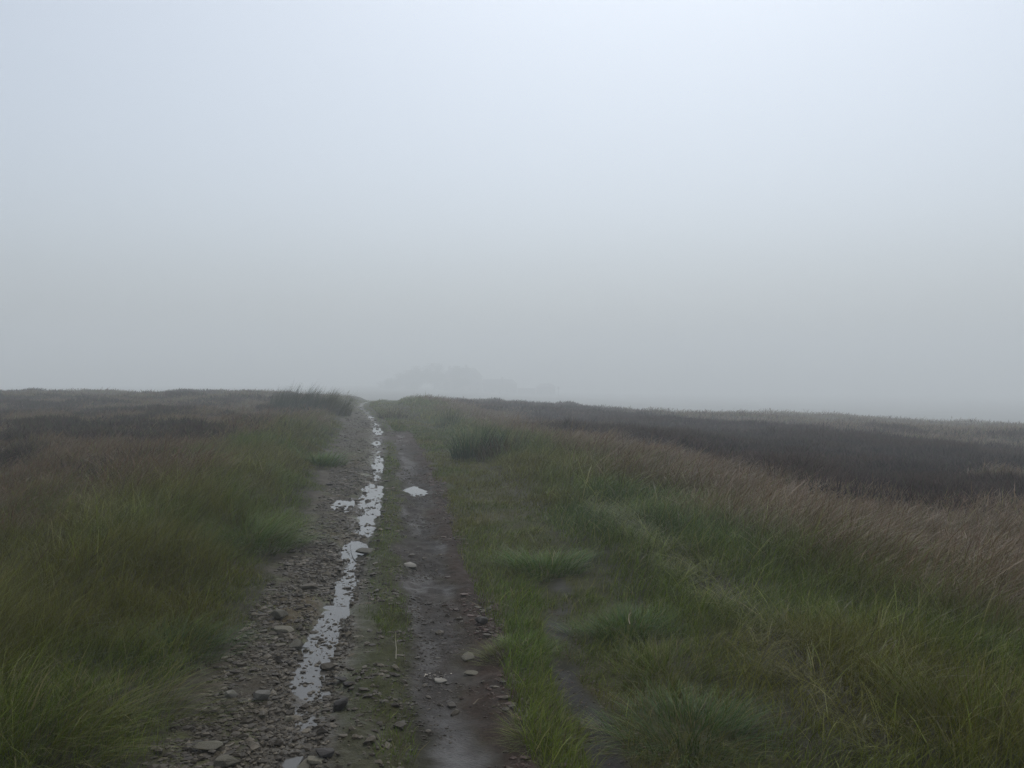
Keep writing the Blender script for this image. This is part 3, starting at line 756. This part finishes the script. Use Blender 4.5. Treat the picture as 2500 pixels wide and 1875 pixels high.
def hip(bm, x0, x1, y0, y1, z0, zr, hl, hr, eave=.35):
    x0 -= eave; x1 += eave; y0 -= eave; y1 += eave; ym = (y0 + y1) / 2
    v = [bm.verts.new(p) for p in ((x0, y0, z0), (x1, y0, z0), (x1, y1, z0), (x0, y1, z0), (x0 + hl, ym, zr), (x1 - hr, ym, zr))]
    for f in ((0, 1, 5, 4), (1, 2, 5), (2, 3, 4, 5), (3, 0, 4), (0, 3, 2, 1)): bm.faces.new([v[i] for i in f])
def house(name, label, cat, x0, x1, zr, depth, storeys, chims, hl, hr, rise, y=FD):
    g = float(gz(np.array([(x0 + x1) / 2]), np.array([y]))[0]) - .1
    cx = (x0 + x1) / 2; W = (x1 - x0) / 2
    rt = empty(name, (cx, y, g)); tag(rt, label, cat, 'farm buildings in the fog')
    H = zr - g - rise
    part('wall', M_FWALL, rt, lambda bm: box(bm, -W, W, 0, depth, -.4, H))
    rf = part('roof', M_FROOF, rt, lambda bm: hip(bm, -W, W, 0, depth, H + .003, H + rise, hl, hr))
    for (cx_, ch) in chims:
        part('chimney', M_FWALL, rf, lambda bm: (box(bm, cx_ - cx - .55, cx_ - cx + .55, depth / 2 - .45, depth / 2 + .45, H + rise - .9, H + rise + ch), box(bm, cx_ - cx - .65, cx_ - cx + .65, depth / 2 - .55, depth / 2 + .55, H + rise + ch + .003, H + rise + ch + .15)))
    nw = max(1, int(W * 2 / 3.2))
    for s in range(storeys):
        for i in range(nw):
            wx = -W + (i + .5) * 2 * W / nw; wz = .9 + s * 2.7
            if s == 0 and i == nw // 2:
                part('door', M_WOOD, rt, lambda bm: box(bm, wx - .5, wx + .5, -.06, .1, 0, 2.05)); continue
            if wz + 1.2 > H - .1: continue
            wn = part('window', M_DARK, rt, lambda bm: box(bm, wx - .45, wx + .45, -.05, .1, wz, wz + 1.15))
            part('sill', M_FWALL, wn, lambda bm: box(bm, wx - .55, wx + .55, -.12, -.002, wz - .14, wz - .003))
    return rt
def build_farm():
    house('farmhouse', 'grey farmhouse with two chimneys right of the copse, barely visible in the fog', 'house', fx(1082), fx(1176), fz(898), 8.0, 2, ((fx(1096), .9), (fx(1137), 1.4)), 3.0, 3.6, 4.2)
    house('cottage', 'lower building with one chimney joined to the right of the foggy farmhouse', 'house', fx(1178), fx(1262), fz(926), 6.0, 1, ((fx(1226), .9),), .4, 2.4, 2.4, FD + .6)
    house('shed', 'small low shed with a pointed roof at the right end of the foggy farm', 'shed', fx(1310), fx(1356), fz(936), 4.5, 1, (), 2.3, 2.3, 1.8, FD + 1)
    x0, x1 = fx(1262) + .3, fx(1310) - .4
    g = float(gz(np.array([(x0 + x1) / 2]), np.array([FD + 1]))[0])
    o = part('stone_wall', M_FWALL, None, lambda bm: (box(bm, -(x1 - x0) / 2, (x1 - x0) / 2, 0, .5, -.4, fz(949) - g), box(bm, -(x1 - x0) / 2 - .05, (x1 - x0) / 2 + .05, -.08, .58, fz(949) - g + .003, fz(949) - g + .2)))
    o.location = ((x0 + x1) / 2, FD + 1, g); tag(o, 'drystone yard wall between the low building and the foggy shed', 'wall')
    g = float(gz(np.array([fx(1363)]), np.array([FD - 1]))[0])
    rt = empty('yard_post', (fx(1363), FD - 1, g)); tag(rt, 'lone post with a small board beyond the shed in the fog', 'post')
    part('post', M_WOOD, rt, lambda bm: box(bm, -.12, .12, -.12, .12, -.4, fz(944) - g))
    part('board', M_WOOD, rt, lambda bm: box(bm, -.5, .5, -.2, -.125, fz(950) - g, fz(944) - g))
    for (px, top, rad, lab, sc) in ((962, 924, 4.2, 'low bushy tree farthest left of the foggy farm', 2), (994, 905, 5.0, 'second tree from the left end of the foggy copse', 1), (1022, 894, 5.6, 'broad flat-topped tree in the middle of the foggy copse', 3),
                                    (1062, 888, 5.4, 'tallest tree of the foggy copse beside the farmhouse', 4), (1118, 894, 4.2, 'tree half hiding the front of the foggy farmhouse', 5)):
        g = float(gz(np.array([fx(px)]), np.array([FD - 3]))[0]); Ht = fz(top) - g
        rt = empty('tree', (fx(px), FD - 3, g)); tag(rt, lab, 'tree', 'trees by the foggy farm')
        bm = bmesh.new(); r_ = random.Random(sc)
        bmesh.ops.create_cone(bm, cap_ends=True, segments=8, radius1=.28, radius2=.10, depth=Ht * .7, matrix=Matrix.Translation((0, 0, Ht * .35)))
        for i in range(6):
            a = i * 1.05; q = Vector((math.cos(a) * .6, math.sin(a) * .6, .8)).to_track_quat('Z', 'X').to_matrix().to_4x4()
            bmesh.ops.create_cone(bm, cap_ends=True, segments=6, radius1=.1, radius2=.03, depth=2.2, matrix=Matrix.Translation((math.cos(a) * .7, math.sin(a) * .7, Ht * .45 + .25 * i)) @ q)
        me = bpy.data.meshes.new('trunk'); bm.to_mesh(me); bm.free(); me.materials.append(M_WOOD); link('trunk', me, rt)
        n = 8000; ctr = np.array([(r_.gauss(0, rad * .45), r_.gauss(0, rad * .4), Ht * .5 + r_.gauss(0, Ht * .22)) for _ in range(26)])
        k = rng.integers(0, 26, n); p = ctr[k] + rng.normal(0, rad * .2, (n, 3)); p[:, 2] = np.clip(p[:, 2], .3, Ht)
        a = rng.normal(0, 1, (n, 3)); a /= np.linalg.norm(a, axis=1)[:, None]; b = np.cross(a, rng.normal(0, 1, (n, 3))); b /= np.linalg.norm(b, axis=1)[:, None]
        s = rng.uniform(.16, .34, n)[:, None]
        V = np.stack([p + a * s, p + b * s * .5, p - a * s, p - b * s * .5], 1).reshape(-1, 3)
        c = np.repeat(mix((.030, .045, .018), (.055, .075, .03), rng.random(n)), 4, 0)
        link('crown', np_mesh('crown', V, [np.arange(4 * n).reshape(n, 4)], M_GRASS, c), rt)
build_farm()

# ------------------------------------------------------------------ fog
def fog(density):
    bm = bmesh.new(); box(bm, -650, 650, -650, 650, -9.5, 27.0)
    bmesh.ops.recalc_face_normals(bm, faces=bm.faces[:])
    me = bpy.data.meshes.new('haze'); bm.to_mesh(me); bm.free()
    m, n, out = new_mat('fog_air')
    v = n.nodes.new('ShaderNodeVolumePrincipled'); v.inputs['Density'].default_value = density; v.inputs['Color'].default_value = (0.975, 0.998, 0.994, 1)
    v.inputs['Anisotropy'].default_value = 0.25
    v.inputs['Density Attribute'].default_value = ''
    n.links.new(v.outputs[0], out.inputs['Volume']); me.materials.append(m)
    tag(link('haze', me), kind='stuff')
fog(0.0060)
